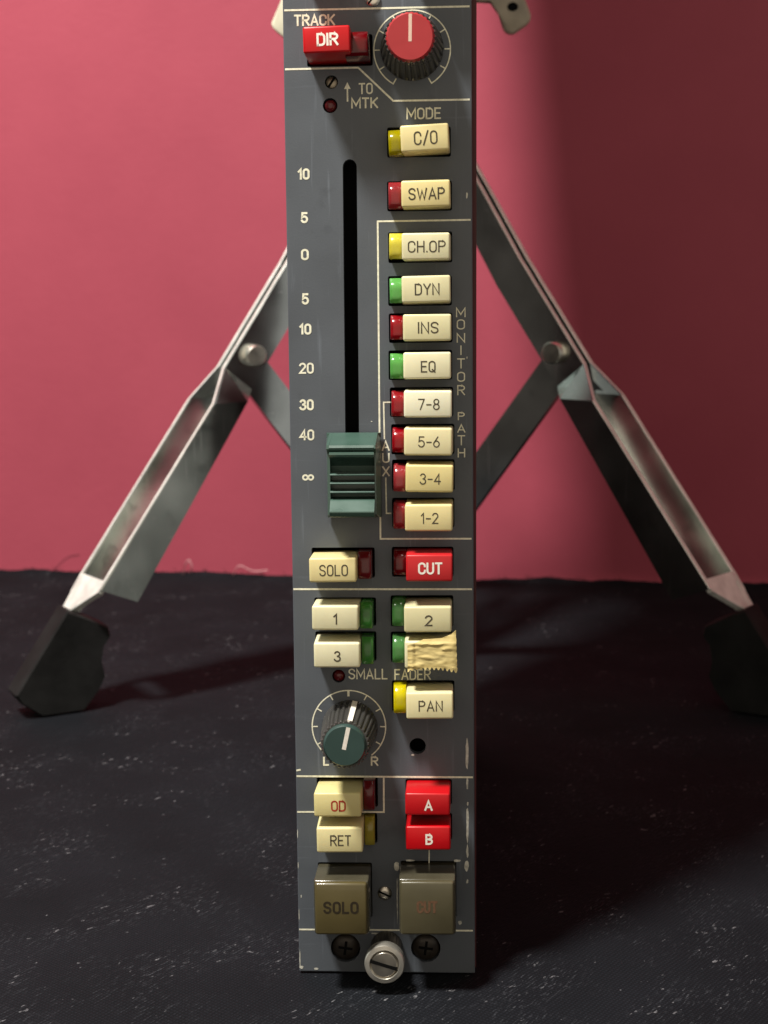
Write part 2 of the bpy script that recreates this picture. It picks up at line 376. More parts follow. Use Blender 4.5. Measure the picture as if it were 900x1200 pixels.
# stroke lettering ------------------------------------------------------
def arc(cx, cy, rx, ry, a0, a1, n=7):
    return [(cx + rx * math.cos(R(a0 + (a1 - a0) * i / n)), cy + ry * math.sin(R(a0 + (a1 - a0) * i / n))) for i in range(n + 1)]
OV = arc(.5, .75, .5, .25, 0, 180, 9) + arc(.5, .25, .5, .25, 180, 360, 9)
DD = [(0, 0), (0, 1), (.5, 1)] + arc(.5, .72, .5, .28, 90, 0, 5) + arc(.5, .28, .5, .28, 0, -90, 5)
BOWL = [(0, 0), (0, 1), (.55, 1)] + arc(.55, .75, .45, .25, 90, -90, 8) + [(0, .5)]
GL = {
 'A': (.62, [[(0, 0), (.5, 1), (1, 0)], [(.17, .32), (.83, .32)]]),
 'B': (.55, [[(0, .5), (0, 1), (.5, 1)] + arc(.5, .76, .45, .24, 90, -90, 7) + [(0, .52)], [(.5, .52)] + arc(.5, .26, .5, .26, 90, -90, 7) + [(0, 0), (0, .52)]]),
 'C': (.55, [[(1, .70)] + arc(.5, .75, .5, .25, 0, 180, 8) + arc(.5, .25, .5, .25, 180, 360, 8) + [(1, .30)]]),
 'D': (.55, [DD + [(0, 0)]]),
 'E': (.48, [[(1, 0), (0, 0), (0, 1), (1, 1)], [(0, .52), (.85, .52)]]),
 'F': (.48, [[(0, 0), (0, 1), (1, 1)], [(0, .52), (.85, .52)]]),
 'H': (.55, [[(0, 0), (0, 1)], [(1, 0), (1, 1)], [(0, .52), (1, .52)]]),
 'I': (.02, [[(.5, 0), (.5, 1)]]),
 'K': (.56, [[(0, 0), (0, 1)], [(1, 1), (0, .38)], [(.32, .56), (1, 0)]]),
 'L': (.46, [[(0, 1), (0, 0), (1, 0)]]),
 'M': (.74, [[(0, 0), (0, 1), (.5, .25), (1, 1), (1, 0)]]),
 'N': (.56, [[(0, 0), (0, 1), (1, 0), (1, 1)]]),
 'O': (.54, [OV]), '0': (.50, [OV]),
 'P': (.54, [BOWL]),
 'Q': (.54, [OV, [(.55, .22), (1, -.04)]]),
 'R': (.56, [BOWL, [(.45, .5), (1, 0)]]),
 'S': (.54, [arc(.5, .76, .5, .24, 10, 180, 7) + arc(.5, .74, .5, .22, 180, 260, 3) + arc(.5, .26, .5, .24, 80, 0, 3) + arc(.5, .24, .5, .24, 0, -170, 7)]),
 'T': (.54, [[(0, 1), (1, 1)], [(.5, 1), (.5, 0)]]),
 'U': (.54, [[(0, 1), (0, .3)] + arc(.5, .27, .5, .27, 180, 360, 9) + [(1, 1)]]),
 'W': (.82, [[(0, 1), (.25, 0), (.5, .8), (.75, 0), (1, 1)]]),
 'X': (.58, [[(0, 0), (1, 1)], [(0, 1), (1, 0)]]),
 'Y': (.60, [[(0, 1), (.5, .48), (1, 1)], [(.5, .48), (.5, 0)]]),
 '1': (.26, [[(0, .76), (.8, 1), (.8, 0)]]),
 '2': (.52, [arc(.5, .73, .5, .27, 165, -20, 9) + [(.0, .0), (1, 0)]]),
 '3': (.52, [arc(.48, .76, .44, .24, 160, -85, 9), arc(.48, .26, .52, .26, 85, -165, 9)]),
 '4': (.56, [[(.75, 0), (.75, 1), (0, .28), (1, .28)]]),
 '5': (.52, [[(.92, 1), (.12, 1), (.06, .54)] + arc(.47, .32, .53, .32, 125, -155, 9)]),
 '6': (.52, [[(.75, 1), (.08, .42)] + arc(.5, .30, .5, .30, 160, -200, 14)]),
 '7': (.52, [[(0, 1), (1, 1), (.32, 0)]]),
 '8': (.52, [arc(.5, .76, .43, .24, -90, 270, 14)[:-1], arc(.5, .26, .5, .26, 90, 450, 14)[:-1]]),
 '-': (.40, [[(0, .47), (1, .47)]]),
 '/': (.42, [[(0, -.06), (1, 1.06)]]),
 '.': (.04, [[(.5, 0), (.5, .04)]]),
 'r': (.6, [[(0, 1), (.25, .45), (.15, 0)], [(.25, .5), (.62, .78), (1, .72)]]),
}
CLOSED = {'O': [0], '0': [0], 'Q': [0], '8': [0, 1]}
def write(bm, text, cx, cz, w, h, t, y, gap=.24):
    """lettering centred at cx, cz inside a w x h box; t = half stroke"""
    nat = sum(GL[c][0] for c in text) + gap * (len(text) - 1)
    ww, hh = w - 2 * t, h - 2 * t
    k = ww / nat
    x = cx - ww / 2
    lift = 0
    for c in text:
        gw = GL[c][0] * k
        for si, s in enumerate(GL[c][1]):
            ribbon(bm, [(x + p[0] * gw, cz - hh / 2 + p[1] * hh) for p in s], t, y - lift, closed=(si in CLOSED.get(c, [])))
            lift = 0.012 - lift
        x += gw + gap * k

# ------------------------------------------------------------------ setting
def wall_y(x):
    return 410 - 0.097 * x

bm = bmesh.new()
pts = [(-560, wall_y(-560)), (900, wall_y(900))]
v = [bm.verts.new(p) for p in ((pts[0][0], pts[0][1], -40), (pts[1][0], pts[1][1], -40), (pts[1][0], pts[1][1], 1200), (pts[0][0], pts[0][1], 1200))]
v2 = [bm.verts.new((p.co.x, p.co.y + 20, p.co.z)) for p in v]
bm.faces.new(v); bm.faces.new(v2)
for i in range(4):
    bm.faces.new((v[i], v[(i + 1) % 4], v2[(i + 1) % 4], v2[i]))
wall = link('wall', bm, 'wall'); wall['kind'] = 'structure'

def cloth_z(x, y):
    a = noise.noise(Vector((x * .012, y * .012, 3.1))) * 1.5 + noise.noise(Vector((x * .045 + y * .02, y * .04, 7.7))) * .5
    b_ = noise.noise(Vector((x * .25, y * .25, 1.3))) * 0.10
    d = min(1.0, max(0.0, (math.hypot(max(0, abs(x) - 20), min(abs(y), abs(y - 5))) - 2) / 30))
    for fx, fy in FEET:
        d = min(d, min(1.0, max(0.0, (math.hypot(x - fx, y - fy) - 16) / 30)))
    back = wall_y(x) - y
    lift = 2.2 * math.exp(-max(0, back - 2) / 5.0) * (1 + .7 * noise.noise(Vector((x * .06, 0, 0))))
    return (a - .6) * d + b_ + lift - 0.25
FEET = [(-119.4, 188.7), (113.2, 189.3), (-3, 380)]
bm = bmesh.new()
xs = [-420 + 840 * i / 280 for i in range(281)]
ny = 230
grid = []
for j in range(ny + 1):
    row = []
    for x in xs:
        back = wall_y(x) - 2.5 - .9 * noise.noise(Vector((x * .2, 5, 1))) - 1.2 * noise.noise(Vector((x * .03, 2, 1)))
        y = -330 + (back + 330) * j / ny
        row.append(bm.verts.new((x, y, cloth_z(x, y))))
    grid.append(row)
for j in range(ny):
    for i in range(len(xs) - 1):
        bm.faces.new((grid[j][i], grid[j][i + 1], grid[j + 1][i + 1], grid[j + 1][i]))
edge = [e for e in bm.edges if e.is_boundary]
ex = bmesh.ops.extrude_edge_only(bm, edges=edge)
for g in ex['geom']:
    if isinstance(g, bmesh.types.BMVert):
        g.co.z -= 1.6
cloth = link('cloth', bm, 'cloth', smooth=True); cloth['kind'] = 'structure'
bm = bmesh.new(); box(bm, -440, 440, -350, 412 - 70, -30, -4.5)
table = link('table_surface', bm, 'black'); table['kind'] = 'structure'

# ------------------------------------------------------------------ channel strip
LEAN = R(-3)
strip = thing('channel_strip', "tall narrow slate grey console channel strip with cream and red buttons, before the chrome stand", 'channel strip', (0, 0, 0.2), (LEAN, 0, 0))

CAPS = [  # text, u, w, width, height, depth, material, text material, text w, text h, half stroke, lens (u, w, width, height, depth, mat), twist
 ("DIR", -9.37, 194.97, 9.29, 5.14, 10.5, 'red', 'ink_white', 4.3, 2.5, .21, (-3.7, 194.5, 4.6, 4.9, 8, 'lens_dark'), 1.2),
 ("C/O", 9.68, 176.39, 9.58, 5.20, 8.5, 'yellowed', 'ink', 4.7, 2.7, .15, (3.75, 176.2, 3.0, 5.0, 5, 'lens_olive'), 2.3),
 ("SWAP", 9.78, 165.52, 9.74, 5.25, 8, 'yellowed', 'ink', 7.3, 2.4, .15, (3.6, 165.6, 2.9, 5.2, 5, 'lens_red'), .4),
 ("CH.OP", 9.82, 155.12, 9.66, 5.35, 7.5, 'ivory', 'ink', 7.6, 2.35, .13, (3.65, 155.4, 2.8, 5.1, 5, 'lens_yellow'), 0.2),
 ("DYN", 9.6, 146.37, 9.85, 5.37, 7.5, 'ivory', 'ink', 5.0, 2.35, .14, (3.55, 146.4, 2.8, 5.0, 5, 'lens_green'), .5),
 ("INS", 9.75, 138.78, 9.75, 5.33, 7.5, 'ivory', 'ink', 4.2, 2.35, .14, (3.6, 138.9, 2.7, 4.9, 5, 'lens_red'), .2),
 ("EQ", 9.69, 131.15, 9.66, 5.38, 7.5, 'ivory', 'ink', 3.0, 2.35, .14, (3.5, 131.1, 2.8, 5.1, 5, 'lens_green'), .1),
 ("7-8", 9.84, 123.50, 9.72, 5.40, 8, 'pale', 'ink', 4.4, 2.3, .12, (3.7, 123.4, 2.8, 5.0, 5, 'lens_red'), -.5),
 ("5-6", 10.02, 115.77, 9.77, 5.60, 8, 'cream', 'ink', 4.4, 2.3, .12, (3.85, 115.8, 2.7, 4.9, 5, 'lens_red'), -.7),
 ("3-4", 10.06, 108.39, 9.72, 5.58, 8, 'yellowed', 'ink', 4.3, 2.3, .12, (3.95, 108.0, 2.7, 5.3, 5, 'lens_red'), -.6),
 ("1-2", 9.98, 100.40, 9.70, 5.51, 8, 'yellowed', 'ink', 3.6, 2.3, .12, (3.9, 100.4, 2.7, 5.3, 5, 'lens_red'), -.3),
 ("CUT", 9.83, 89.99, 9.52, 5.54, 8.7, 'red', 'ink_white', 5.0, 2.5, .20, (3.8, 90.3, 2.8, 5.0, 4, 'lens_dark'), .2),
 ("SOLO", -9.84, 89.56, 9.69, 5.05, 8.5, 'yellowed', 'ink', 5.9, 2.4, .13, (-3.5, 89.9, 2.8, 5.6, 5, 'lens_dark'), .3),
 ("1", -9.46, 79.53, 9.60, 5.07, 8, 'ivory', 'ink', .95, 2.3, .16, (-3.25, 79.4, 2.6, 5.3, 5, 'lens_moss'), .2),
 ("3", -9.37, 71.84, 9.56, 5.25, 8, 'ivory', 'ink', 1.45, 2.3, .15, (-3.2, 72.0, 2.5, 5.6, 5, 'lens_moss'), .2),
 ("2", 9.62, 79.30, 9.77, 5.40, 8, 'ivory', 'ink', 1.6, 2.3, .16, (3.4, 79.8, 2.7, 5.4, 4, 'lens_moss'), .2),
 ("", 9.57, 71.73, 9.80, 5.72, 8, 'ivory', 'ink', 1.6, 2.3, .16, (3.35, 72.0, 2.7, 5.5, 4, 'lens_moss'), .0),
 ("PAN", 9.78, 61.03, 9.70, 5.59, 8.5, 'cream', 'ink', 5.0, 2.3, .13, (3.5, 61.4, 2.7, 5.7, 4.5, 'lens_yellow'), .2),
 ("OD", -9.41, 39.91, 9.89, 5.14, 8.5, 'cream', 'ink_red', 3.1, 2.35, .16, (-3.2, 40.4, 2.4, 6.0, 4, 'lens_dark'), .2),
 ("RET", -9.33, 32.43, 9.66, 5.41, 8.5, 'cream', 'ink', 4.4, 2.35, .14, (-3.3, 32.3, 2.2, 5.9, 3, 'lens_olive'), .2),
 ("A", 9.34, 40.38, 9.31, 4.77, 8.5, 'red', 'ink_white', 1.75, 2.3, .20, None, .3),
 ("B", 9.35, 32.77, 9.32, 5.09, 8.5, 'red', 'ink_white', 1.55, 2.3, .20, None, .1),
 ("", -9.8, 212.4, 9.9, 5.3, 10.5, 'cream', 'ink', 1, 1, .1, None, 0),          # the row just above the picture
 ("", 11.6, 212.6, 9.9, 5.3, 9.6, 'cream', 'ink', 1, 1, .1, None, 0),
]
BIG = [("SOLO", -8.89, 18.45, 10.9, 11.2, 11.2, 'smoke', 'ink_brown', 7.4, 2.7, .24), ("CUT", 9.10, 18.75, 11.2, 11.5, 11.2, 'smoke_dull', 'ink_faint', 4.4, 2.7, .26)]

# faceplate with real openings
bm = bmesh.new(); box(bm, -19.1, 19.1, 0, 2.0, 0.0, 618.0, bevel=.25, seg=2)
face = link('faceplate', bm, 'paint', strip)
bm = bmesh.new()
def cut_rect(x0, x1, z0, z1):
    box(bm, x0, x1, -2, 4, z0, z1, bevel=.35, seg=2, edges=lambda e: abs(e.verts[0].co.y - e.verts[1].co.y) > 3)
def cut_round(x, z, r, n=28):
    prism(bm, [(x + r * math.cos(2 * math.pi * i / n), z + r * math.sin(2 * math.pi * i / n)) for i in range(n)], -2, 4)
rows = {}
for c in CAPS:
    x0, x1 = c[1] - c[3] / 2, c[1] + c[3] / 2
    z0, z1 = c[2] - c[4] / 2, c[2] + c[4] / 2
    if c[11]:
        l = c[11]
        x0 = min(x0, l[0] - l[2] / 2 - .15); x1 = max(x1, l[0] + l[2] / 2 + .15)
        z0 = min(z0, l[1] - l[3] / 2); z1 = max(z1, l[1] + l[3] / 2)
    cut_rect(x0 - .30, x1 + .30, z0 - .32, z1 + .42)
for c in BIG:
    cut_rect(c[1] - c[3] / 2 - .35, c[1] + c[3] / 2 + .45, c[2] - c[4] / 2 - .4, c[2] + c[4] / 2 + .6)
SLX = lambda w: -5.93 - (173 - w) * .0028
n = 10
slot = [(-5.9 + 1.45 * math.cos(math.pi * i / n), 171.6 + 1.6 * math.sin(math.pi * i / n)) for i in range(n + 1)]
slot += [(-6.15 + 1.45 * math.cos(math.pi + math.pi * i / n), 101.5 + 1.5 * math.sin(math.pi + math.pi * i / n)) for i in range(n + 1)]
prism(bm, slot, -2, 4)
for x, z, r in ((-9.41, 188.64, 1.35), (-9.74, 183.98, 1.5), (-9.61, 65.56, 1.4), (7.05, 50.37, 1.75), (-8.94, 5.45, 3.2), (8.46, 5.6, 3.2)):
    cut_round(x, z, r)
cutter = link('cutter', bm, 'black', strip)
mod = face.modifiers.new('b', 'BOOLEAN'); mod.operation = 'DIFFERENCE'; mod.object = cutter; mod.solver = 'EXACT'
bpy.context.view_layer.update()
dg = bpy.context.evaluated_depsgraph_get()
me = bpy.data.meshes.new_from_object(face.evaluated_get(dg))
face.modifiers.clear(); face.data = me; me.name = 'faceplate'
face.data.materials.clear(); face.data.materials.append(M['paint'])
bpy.data.objects.remove(cutter)

bm = bmesh.new(); box(bm, -18.0, 18.0, 6.0, 7.0, 1.0, 617)
link('backing_plate', bm, 'black', strip)
bm = bmesh.new()
box(bm, 17.0, 18.0, 2.05, 5.9, 1, 617); box(bm, -18.0, -17.0, 2.05, 5.9, 1, 617); box(bm, -16.9, 16.9, 2.05, 5.9, 0.6, 1.4)
link('inner_rail', bm, 'black', strip)
bm = bmesh.new()
v = [bm.verts.new(p) for p in ((18.3, 1.0, 0.5), (19.35, 1.0, 0.5), (19.75, 1.0, 110), (20.35, 1.0, 260), (20.35, 1.0, 616), (18.3, 1.0, 616))]
v2 = [bm.verts.new((p.co.x, 5.9, p.co.z)) for p in v]
bm.faces.new(v); bm.faces.new(v2)
for i in range(6):
    bm.faces.new((v[i], v[(i + 1) % 6], v2[(i + 1) % 6], v2[i]))
for vert in bm.verts:                       # sits just behind the faceplate
    if vert.co.y < 2.1: vert.co.y = 2.05
link('side_plate', bm, 'side', strip)
bm = bmesh.new()
prism_yz(bm, [(7.1, 2), (165, 2), (178, 200), (188, 262), (205, 300), (205.9, 614), (7.1, 614)], -16.5, 16.5)  # unseen depth, shaped to throw the shadow on the wall
ch = link('chassis', bm, 'steel', strip)
bm = bmesh.new()
for k in range(6):
    box(bm, -17.6, -16.55, 12, 160, 6 + 92 * k, 96 + 92 * k)
link('shield_plate', bm, 'zinc', ch)  # added plates, a lit grey side for the left leg to reflect
bm = bmesh.new()
prism(bm, [(-30, 306), (-38, 400), (-46, 500), (-48, 612), (16.4, 612), (16.4, 306)], 206, 236)
link('connector_block', bm, 'steel', ch)  # added unseen block that shifts the shadow edge on the wall

# printed lines
LY = -0.05
T = .17
def rl(pts, t=T):
    bm_ = bmesh.new(); ribbon(bm_, pts, t, LY); link('printed_line', bm_, 'print', face)
rl([(-18.65, 202.96), (18.54, 202.99)], .19)
rl([(-18.68, 191.32), (-3.9, 191.38), (3.14, 184.68), (18.5, 184.67)], .19)
rl([(18.6, 160.65), (-0.29, 160.6), (-0.4, 94.93), (18.55, 94.9)], .18)
rl([(1.85, 123.56), (0.55, 123.54), (0.64, 116.0)], .15)
rl([(0.84, 107.74), (0.91, 100.32), (1.8, 100.32)], .15)
rl([(-18.8, 84.28), (18.6, 84.19)], .2)
rl([(-18.8, 43.69), (18.64, 43.6)], .2)
rl([(-18.8, 35.81), (-0.29, 35.86), (-0.25, 43.4)], .18)
rl([(-18.8, 9.56), (18.5, 9.62)], .18)
rl([(9.35, 27.4), (9.33, 24.8)], .13)
rl([(-18.8, 44.98), (-18.2, 45.08)], .2)
rl([(-6.17, 184.8), (-6.17, 187.6)], .16)                      # arrow
bm = bmesh.new()
f = [bm.verts.new((x, -.07, z)) for x, z in ((-6.85, 187.2), (-5.5, 187.2), (-6.17, 188.55))]
bm.faces.new(f)
link('printed_arrow', bm, 'print', face)

def scale_ring(cx, cz, r, a0, a1, ticks, tick=1.1):
    bm_ = bmesh.new()
    n_ = 60
    ribbon(bm_, [(cx + r * math.cos(R(a0 + (a1 - a0) * i / n_)), cz + r * math.sin(R(a0 + (a1 - a0) * i / n_))) for i in range(n_ + 1)], .13, LY)
    for a in ticks:
        t_ = .24 if a == 90 else .13
        ribbon(bm_, [(cx + (r - tick) * math.cos(R(a)), cz + (r - tick) * math.sin(R(a))), (cx + (r - .2) * math.cos(R(a)), cz + (r - .2) * math.sin(R(a)))], t_, LY - .012)
    link('printed_scale', bm_, 'print', face)
scale_ring(7.05, 194.75, 7.75, 240, -60, range(-60, 241, 30))
scale_ring(-7.57, 54.6, 7.85, 232, -52, range(-30, 211, 30))

TEXT = [('TRACK', -12.67, 200.92, 8.37, 2.30, .19), ('TO', -2.44, 187.22, 2.9, 2.25, .16), ('MTK', -2.70, 184.37, 5.49, 2.20, .17), ('MODE', 9.31, 182.07, 7.06, 2.32, .16),
 ('10', -15.37, 170.35, 2.46, 2.27, .215), ('5', -15.35, 161.56, 1.5, 2.26, .215), ('0', -15.38, 154.07, 1.6, 2.31, .215), ('5', -15.42, 145.02, 1.5, 2.34, .215), ('10', -15.54, 138.82, 2.52, 2.28, .215),
 ('20', -15.44, 130.75, 3.06, 2.30, .19), ('30', -15.53, 123.16, 3.0, 2.33, .215), ('40', -15.58, 116.88, 3.11, 2.30, .19),
 ('SMALL', -3.35, 66.02, 8.33, 2.33, .15), ('FADER', 6.10, 65.91, 7.74, 2.38, .15), ('L', -12.56, 47.0, 1.3, 1.99, .19), ('R', -2.17, 47.05, 1.61, 2.09, .17)]
for s, x, z, w, h, t in TEXT:
    bm = bmesh.new(); write(bm, s, x, z, w, h, t, LY); link('lettering', bm, 'print', face)
bm = bmesh.new()                                     # infinity sign = an 8 on its side
for cx_ in (-16.02, -14.88):
    ribbon(bm, [(cx_ + .5 * math.cos(R(a)), 107.97 + .48 * math.sin(R(a))) for a in range(0, 360, 24)], .19, LY - (.012 if cx_ > -15 else 0), True)
link('lettering', bm, 'print', face)
bm = bmesh.new()                                     # MONITOR PATH, one letter under the other
for s, z, w, h in (('M', 141.92, 1.98, 2.02), ('O', 139.45, 1.7, 2.1), ('N', 136.69, 1.75, 2.01), ('I', 134.15, .32, 2.0), ('T', 131.44, 1.67, 2.11), ('O', 128.69, 1.65, 2.06), ('R', 125.93, 1.62, 2.12),
                   ('P', 120.55, 1.45, 1.7), ('A', 118.0, 1.72, 1.8), ('T', 115.54, 1.63, 2.13), ('H', 112.91, 1.56, 1.96)):
    write(bm, s, 16.65, z, w, h, .125, LY)
link('lettering', bm, 'print', face)
bm = bmesh.new()
for s, z, w, h in (('A', 114.5, 1.69, 2.19), ('U', 111.96, 1.57, 2.11), ('X', 109.17, 1.61, 2.15)):
    write(bm, s, .9, z, w, h, .16, LY)
link('lettering', bm, 'print', face)

# worn paint: bare metal chips along the right side and round the big buttons
def chip(bm_, x, z, rx, rz, y=-.035, n_=14):
    vs = [bm_.verts.new((x + rx * math.cos(2 * math.pi * i / n_) * random.uniform(.6, 1.15), y, z + rz * math.sin(2 * math.pi * i / n_) * random.uniform(.75, 1.1))) for i in range(n_)]
    bm_.faces.new(vs)
for k, (x, z, rx, rz) in enumerate(((17.55, 48.6, .38, 4.0), (17.6, 42.3, .26, 1.6), (17.6, 33, .33, 4.2), (17.55, 27.2, .26, 1.6), (17.3, 24.0, .62, 1.25), (17.65, 37.8, .2, .5), (17.5, 20.6, .25, .5), (6.0, 48.45, .33, .22), (2.3, 23.8, .75, 1.0), (5.2, 25.2, 1.2, .22), (15.3, 25.2, 1.0, .28),
                 (18.0, 165.6, .22, .7), (-18.95, 31, .08, 1.1), (-18.92, 13, .1, 1.4), (-18.9, 3, .12, 2.2), (-18.93, 24, .08, .8), (-18.6, 1.0, .5, .35), (-15.4, .7, .5, .3), (-2.0, 119.6, .2, .12), (-.3, 118.2, .25, .12), (17.9, 132.6, .12, .3),
                 (-18.4, 17.0, .12, .4), (2.4, 16.5, .14, 5.6), (15.9, 11.4, .4, .5), (-2.3, 8.8, 1.1, .18), (-.1, 8.6, .7, .2), (-4.1, 3.9, .35, .6))):
    bm = bmesh.new()
    chip(bm, x, z, rx, rz, y=-.030 - .001 * k)
    link('paint_chip', bm, 'bare', face)

# moulded lens with a curved front
def domed(bm_, wd, ht, dp, nx=10, nz=16):
    def h(i, j):
        tx, tz = 2 * i / nx - 1, 2 * j / nz - 1
        return dp + .2 - (1.6 * tz ** 2.4 if tz > 0 else .6 * abs(tz) ** 5) - .4 * tx * tx - .5 * abs(tx) ** 8
    def P(i, j):
        return (wd / 2 * math.sin(math.pi / 2 * (2 * i / nx - 1)), -h(i, j), ht / 2 * (2 * j / nz - 1))
    vs = [[bm_.verts.new(P(i, j)) for i in range(nx + 1)] for j in range(nz + 1)]
    for j in range(nz):
        for i in range(nx):
            bm_.faces.new((vs[j][i], vs[j][i + 1], vs[j + 1][i + 1], vs[j + 1][i]))
    rim = [vs[0][i] for i in range(nx + 1)] + [vs[j][nx] for j in range(1, nz + 1)] + [vs[nz][i] for i in range(nx - 1, -1, -1)] + [vs[j][0] for j in range(nz - 1, 0, -1)]
    low = [bm_.verts.new((v_.co.x, 3.0, v_.co.z)) for v_ in rim]
    for i in range(len(rim)):
        j = (i + 1) % len(rim)
        bm_.faces.new((rim[i], rim[j], low[j], low[i]))
    bm_.faces.new(low)

# buttons
def button(c):
    s, u, w, wd, ht, dp, mat, tmat, tw, th, tt, lens, twist = c
    bm_ = bmesh.new()
    box(bm_, -wd / 2, wd / 2, -dp, 3.0, -ht / 2, ht / 2, bevel=.42, seg=3)
    for vert in bm_.verts:                        # hint of draft towards the base and a hollow face
        k = 1 + .012 * max(0, (vert.co.y + dp)) / dp
        vert.co.x *= k; vert.co.z *= k
    cap = link('button', bm_, mat, strip, (u, 0, w), (random.uniform(-.024, .024), R(-twist) + random.uniform(-.006, .006), random.uniform(-.018, .018)), smooth=True)
    if s:
        bm_ = bmesh.new()
        write(bm_, s, (.2 if s not in ('1', '3') else .1), (-.22 if len(s) < 3 else -.05), tw, th, tt, -dp - .035)
        link('lettering', bm_, tmat, cap)
    if lens:
        lu, lw, lwd, lht, ld, lm = lens
        bm_ = bmesh.new()
        domed(bm_, lwd, lht, ld)
        link('indicator_lens', bm_, lm, cap, (lu - u, 0, lw - w), smooth=True)
for c in CAPS:
    button(c)

# large illuminated push buttons
for s, u, w, wd, ht, dp, mat, tmat, tw, th, tt in BIG:
    bm = bmesh.new(); box(bm, -wd / 2 - .3, wd / 2 + .3, -dp + 1.2, 3, -ht / 2 - .2, ht / 2 + .2, bevel=.4, seg=3)
    o = link('push_button', bm, 'smoke_rim', strip, (u, 0, w), (0, R(-.3), 0), smooth=True)
    bm = bmesh.new(); box(bm, -wd / 2, wd / 2, -dp, -dp + 1.8, -ht / 2, ht / 2, bevel=.5, seg=3)
    cl = link('lens', bm, mat, o, smooth=True)
    bm = bmesh.new(); write(bm, s, .0, .35, tw, th, tt, -dp - .03, gap=.3); link('lettering', bm, tmat, o)

# rotary knobs
def knob(u, w, r0, r1, hs, rc, hc, cap_mat, angle, serr, skirt_line, name='knob'):
    nf = 30
    N = nf * 8
    def rip(k, i):
        if k in (0,): return 0
        ph = (i % 8) / 8
        return -.055 if ph > .62 else (.012 if .1 < ph < .5 else -.01)
    bm_ = bmesh.new()
    lathe(bm_, [(r0 * 1.01, -.0), (r0, .4), (r0 * .98, 2.0), ((r0 + r1) / 2, hs * .55), (r1, hs - .3), (r1 * .97, hs)], N, rip)
    kb = link(name, bm_, 'skirt', strip, (u, -.02, w), (0, R(angle), 0), smooth=False)
    bm_ = bmesh.new()
    def rip2(k, i):
        return (-.035 if (i % 8) > 4 else .01) if (serr and k < 2) else 0
    lathe(bm_, [(rc + .15, hs - .6), (rc + .12, hc - .75), (rc - .02, hc - .35), (rc - .28, hc)], N, rip2)
    kc = link('knob_cap', bm_, cap_mat, kb, smooth=not serr)
    bm_ = bmesh.new()
    if skirt_line:
        box(bm_, -.42, .42, -hc - .03, -hc + .3, -.75, rc - .34)
        pl = link('pointer', bm_, 'ink_white', kc)
        bm_ = bmesh.new()
        a = [(-.5, r1 - .02, hs - .4), (.5, r1 - .02, hs - .4), (.55, r0 + .06, .8), (-.55, r0 + .06, .8)]
        vs = [bm_.verts.new((x, -h, r + .12)) for x, r, h in a] + [bm_.verts.new((x, -h, r - .5)) for x, r, h in a]
        for q in ((0, 1, 2, 3), (4, 5, 6, 7), (0, 1, 5, 4), (1, 2, 6, 5), (2, 3, 7, 6), (3, 0, 4, 7)):
            bm_.faces.new([vs[i] for i in q])
        link('skirt_line', bm_, 'ink_white', kb)
    else:
        box(bm_, -.32, .32, -hc - .03, -hc + .3, -.9, rc - .32)
        link('pointer', bm_, 'pointer_pink', kc)
knob(7.05, 194.93, 6.3, 5.1, 11.7, 4.63, 12.7, 'knob_red', 1.0, True, False)
knob(-7.38, 54.4, 5.9, 5.0, 14.0, 4.3, 15.0, 'knob_green', 12.0, False, True)
knob(7.05, 226, 6.3, 5.1, 12.4, 4.62, 13.4, 'knob_red', 20.0, True, False)

# fader: cap with a finger scoop and three grip ridges
bm = bmesh.new()
prof = [(8.95, .6), (8.9, 2.0), (7.0, 10.7), (6.5, 11.0), (6.05, 10.7), (5.75, 10.0), (5.55, 11.0), (5.1, 11.1), (4.6, 10.6), (3.7, 7.6), (2.4, 5.2), (1.25, 5.0), (1.1, 9.6), (.9, 9.8), (.7, 9.6), (.5, 5.2), (-.5, 5.2), (-.65, 9.6), (-.85, 9.8), (-1.05, 9.6), (-1.2, 5.2), (-2.3, 5.2), (-2.45, 9.4), (-2.65, 9.6), (-2.85, 9.4), (-3.0, 5.4), (-3.9, 5.6), (-4.2, 9.4), (-4.45, 9.7), (-6.35, 11.7), (-6.6, 11.7), (-7.4, 11.3), (-7.6, 10.7), (-8.7, 2.0), (-8.8, .6)]
pr = [(108.4 + a, h) for a, h in prof]
x0, x1 = -10.05, -1.0
def ring(x, pts_): return [bm.verts.new((x, -h, w)) for w, h in pts_]
A = ring(x0, pr); B = ring(x1, pr)
for i in range(len(pr) - 1):
    bm.faces.new((A[i], A[i + 1], B[i + 1], B[i]))
bm.faces.new(A); bm.faces.new(B)
for xa, xb, xo in ((x0 - .02, -10.6, -11.35), (x1 + .02, -.68, -.05)):          # cheeks
    side = [(8.95, .6), (8.9, 2.0), (7.05, 10.68), (6.3, 10.9), (5.2, 8.9), (-7.3, 8.6), (-8.6, 2.0), (-8.8, .6)]
    o1 = [bm.verts.new((xa, -h, 108.4 + w)) for w, h in side]
    o2 = [bm.verts.new((xb, -h, 108.4 + w)) for w, h in side]
    o3 = [bm.verts.new((xo, -max(.6, min(h, 1.0)), 108.4 + w * (1.0 if h < 3 else 1.1))) for w, h in side]
    for P, Q in ((o1, o2), (o2, o3)):
        for i in range(len(side)):
            j = (i + 1) % len(side)
            try: bm.faces.new((P[i], P[j], Q[j], Q[i]))
            except ValueError: pass
    bm.faces.new(o1); bm.faces.new(o3)
fader = link('fader_cap', bm, 'fader_green', strip)
bm = bmesh.new(); box(bm, -6.7, -5.4, -.55, 5.5, 105.5, 111)
link('fader_stem', bm, 'skirt', strip)

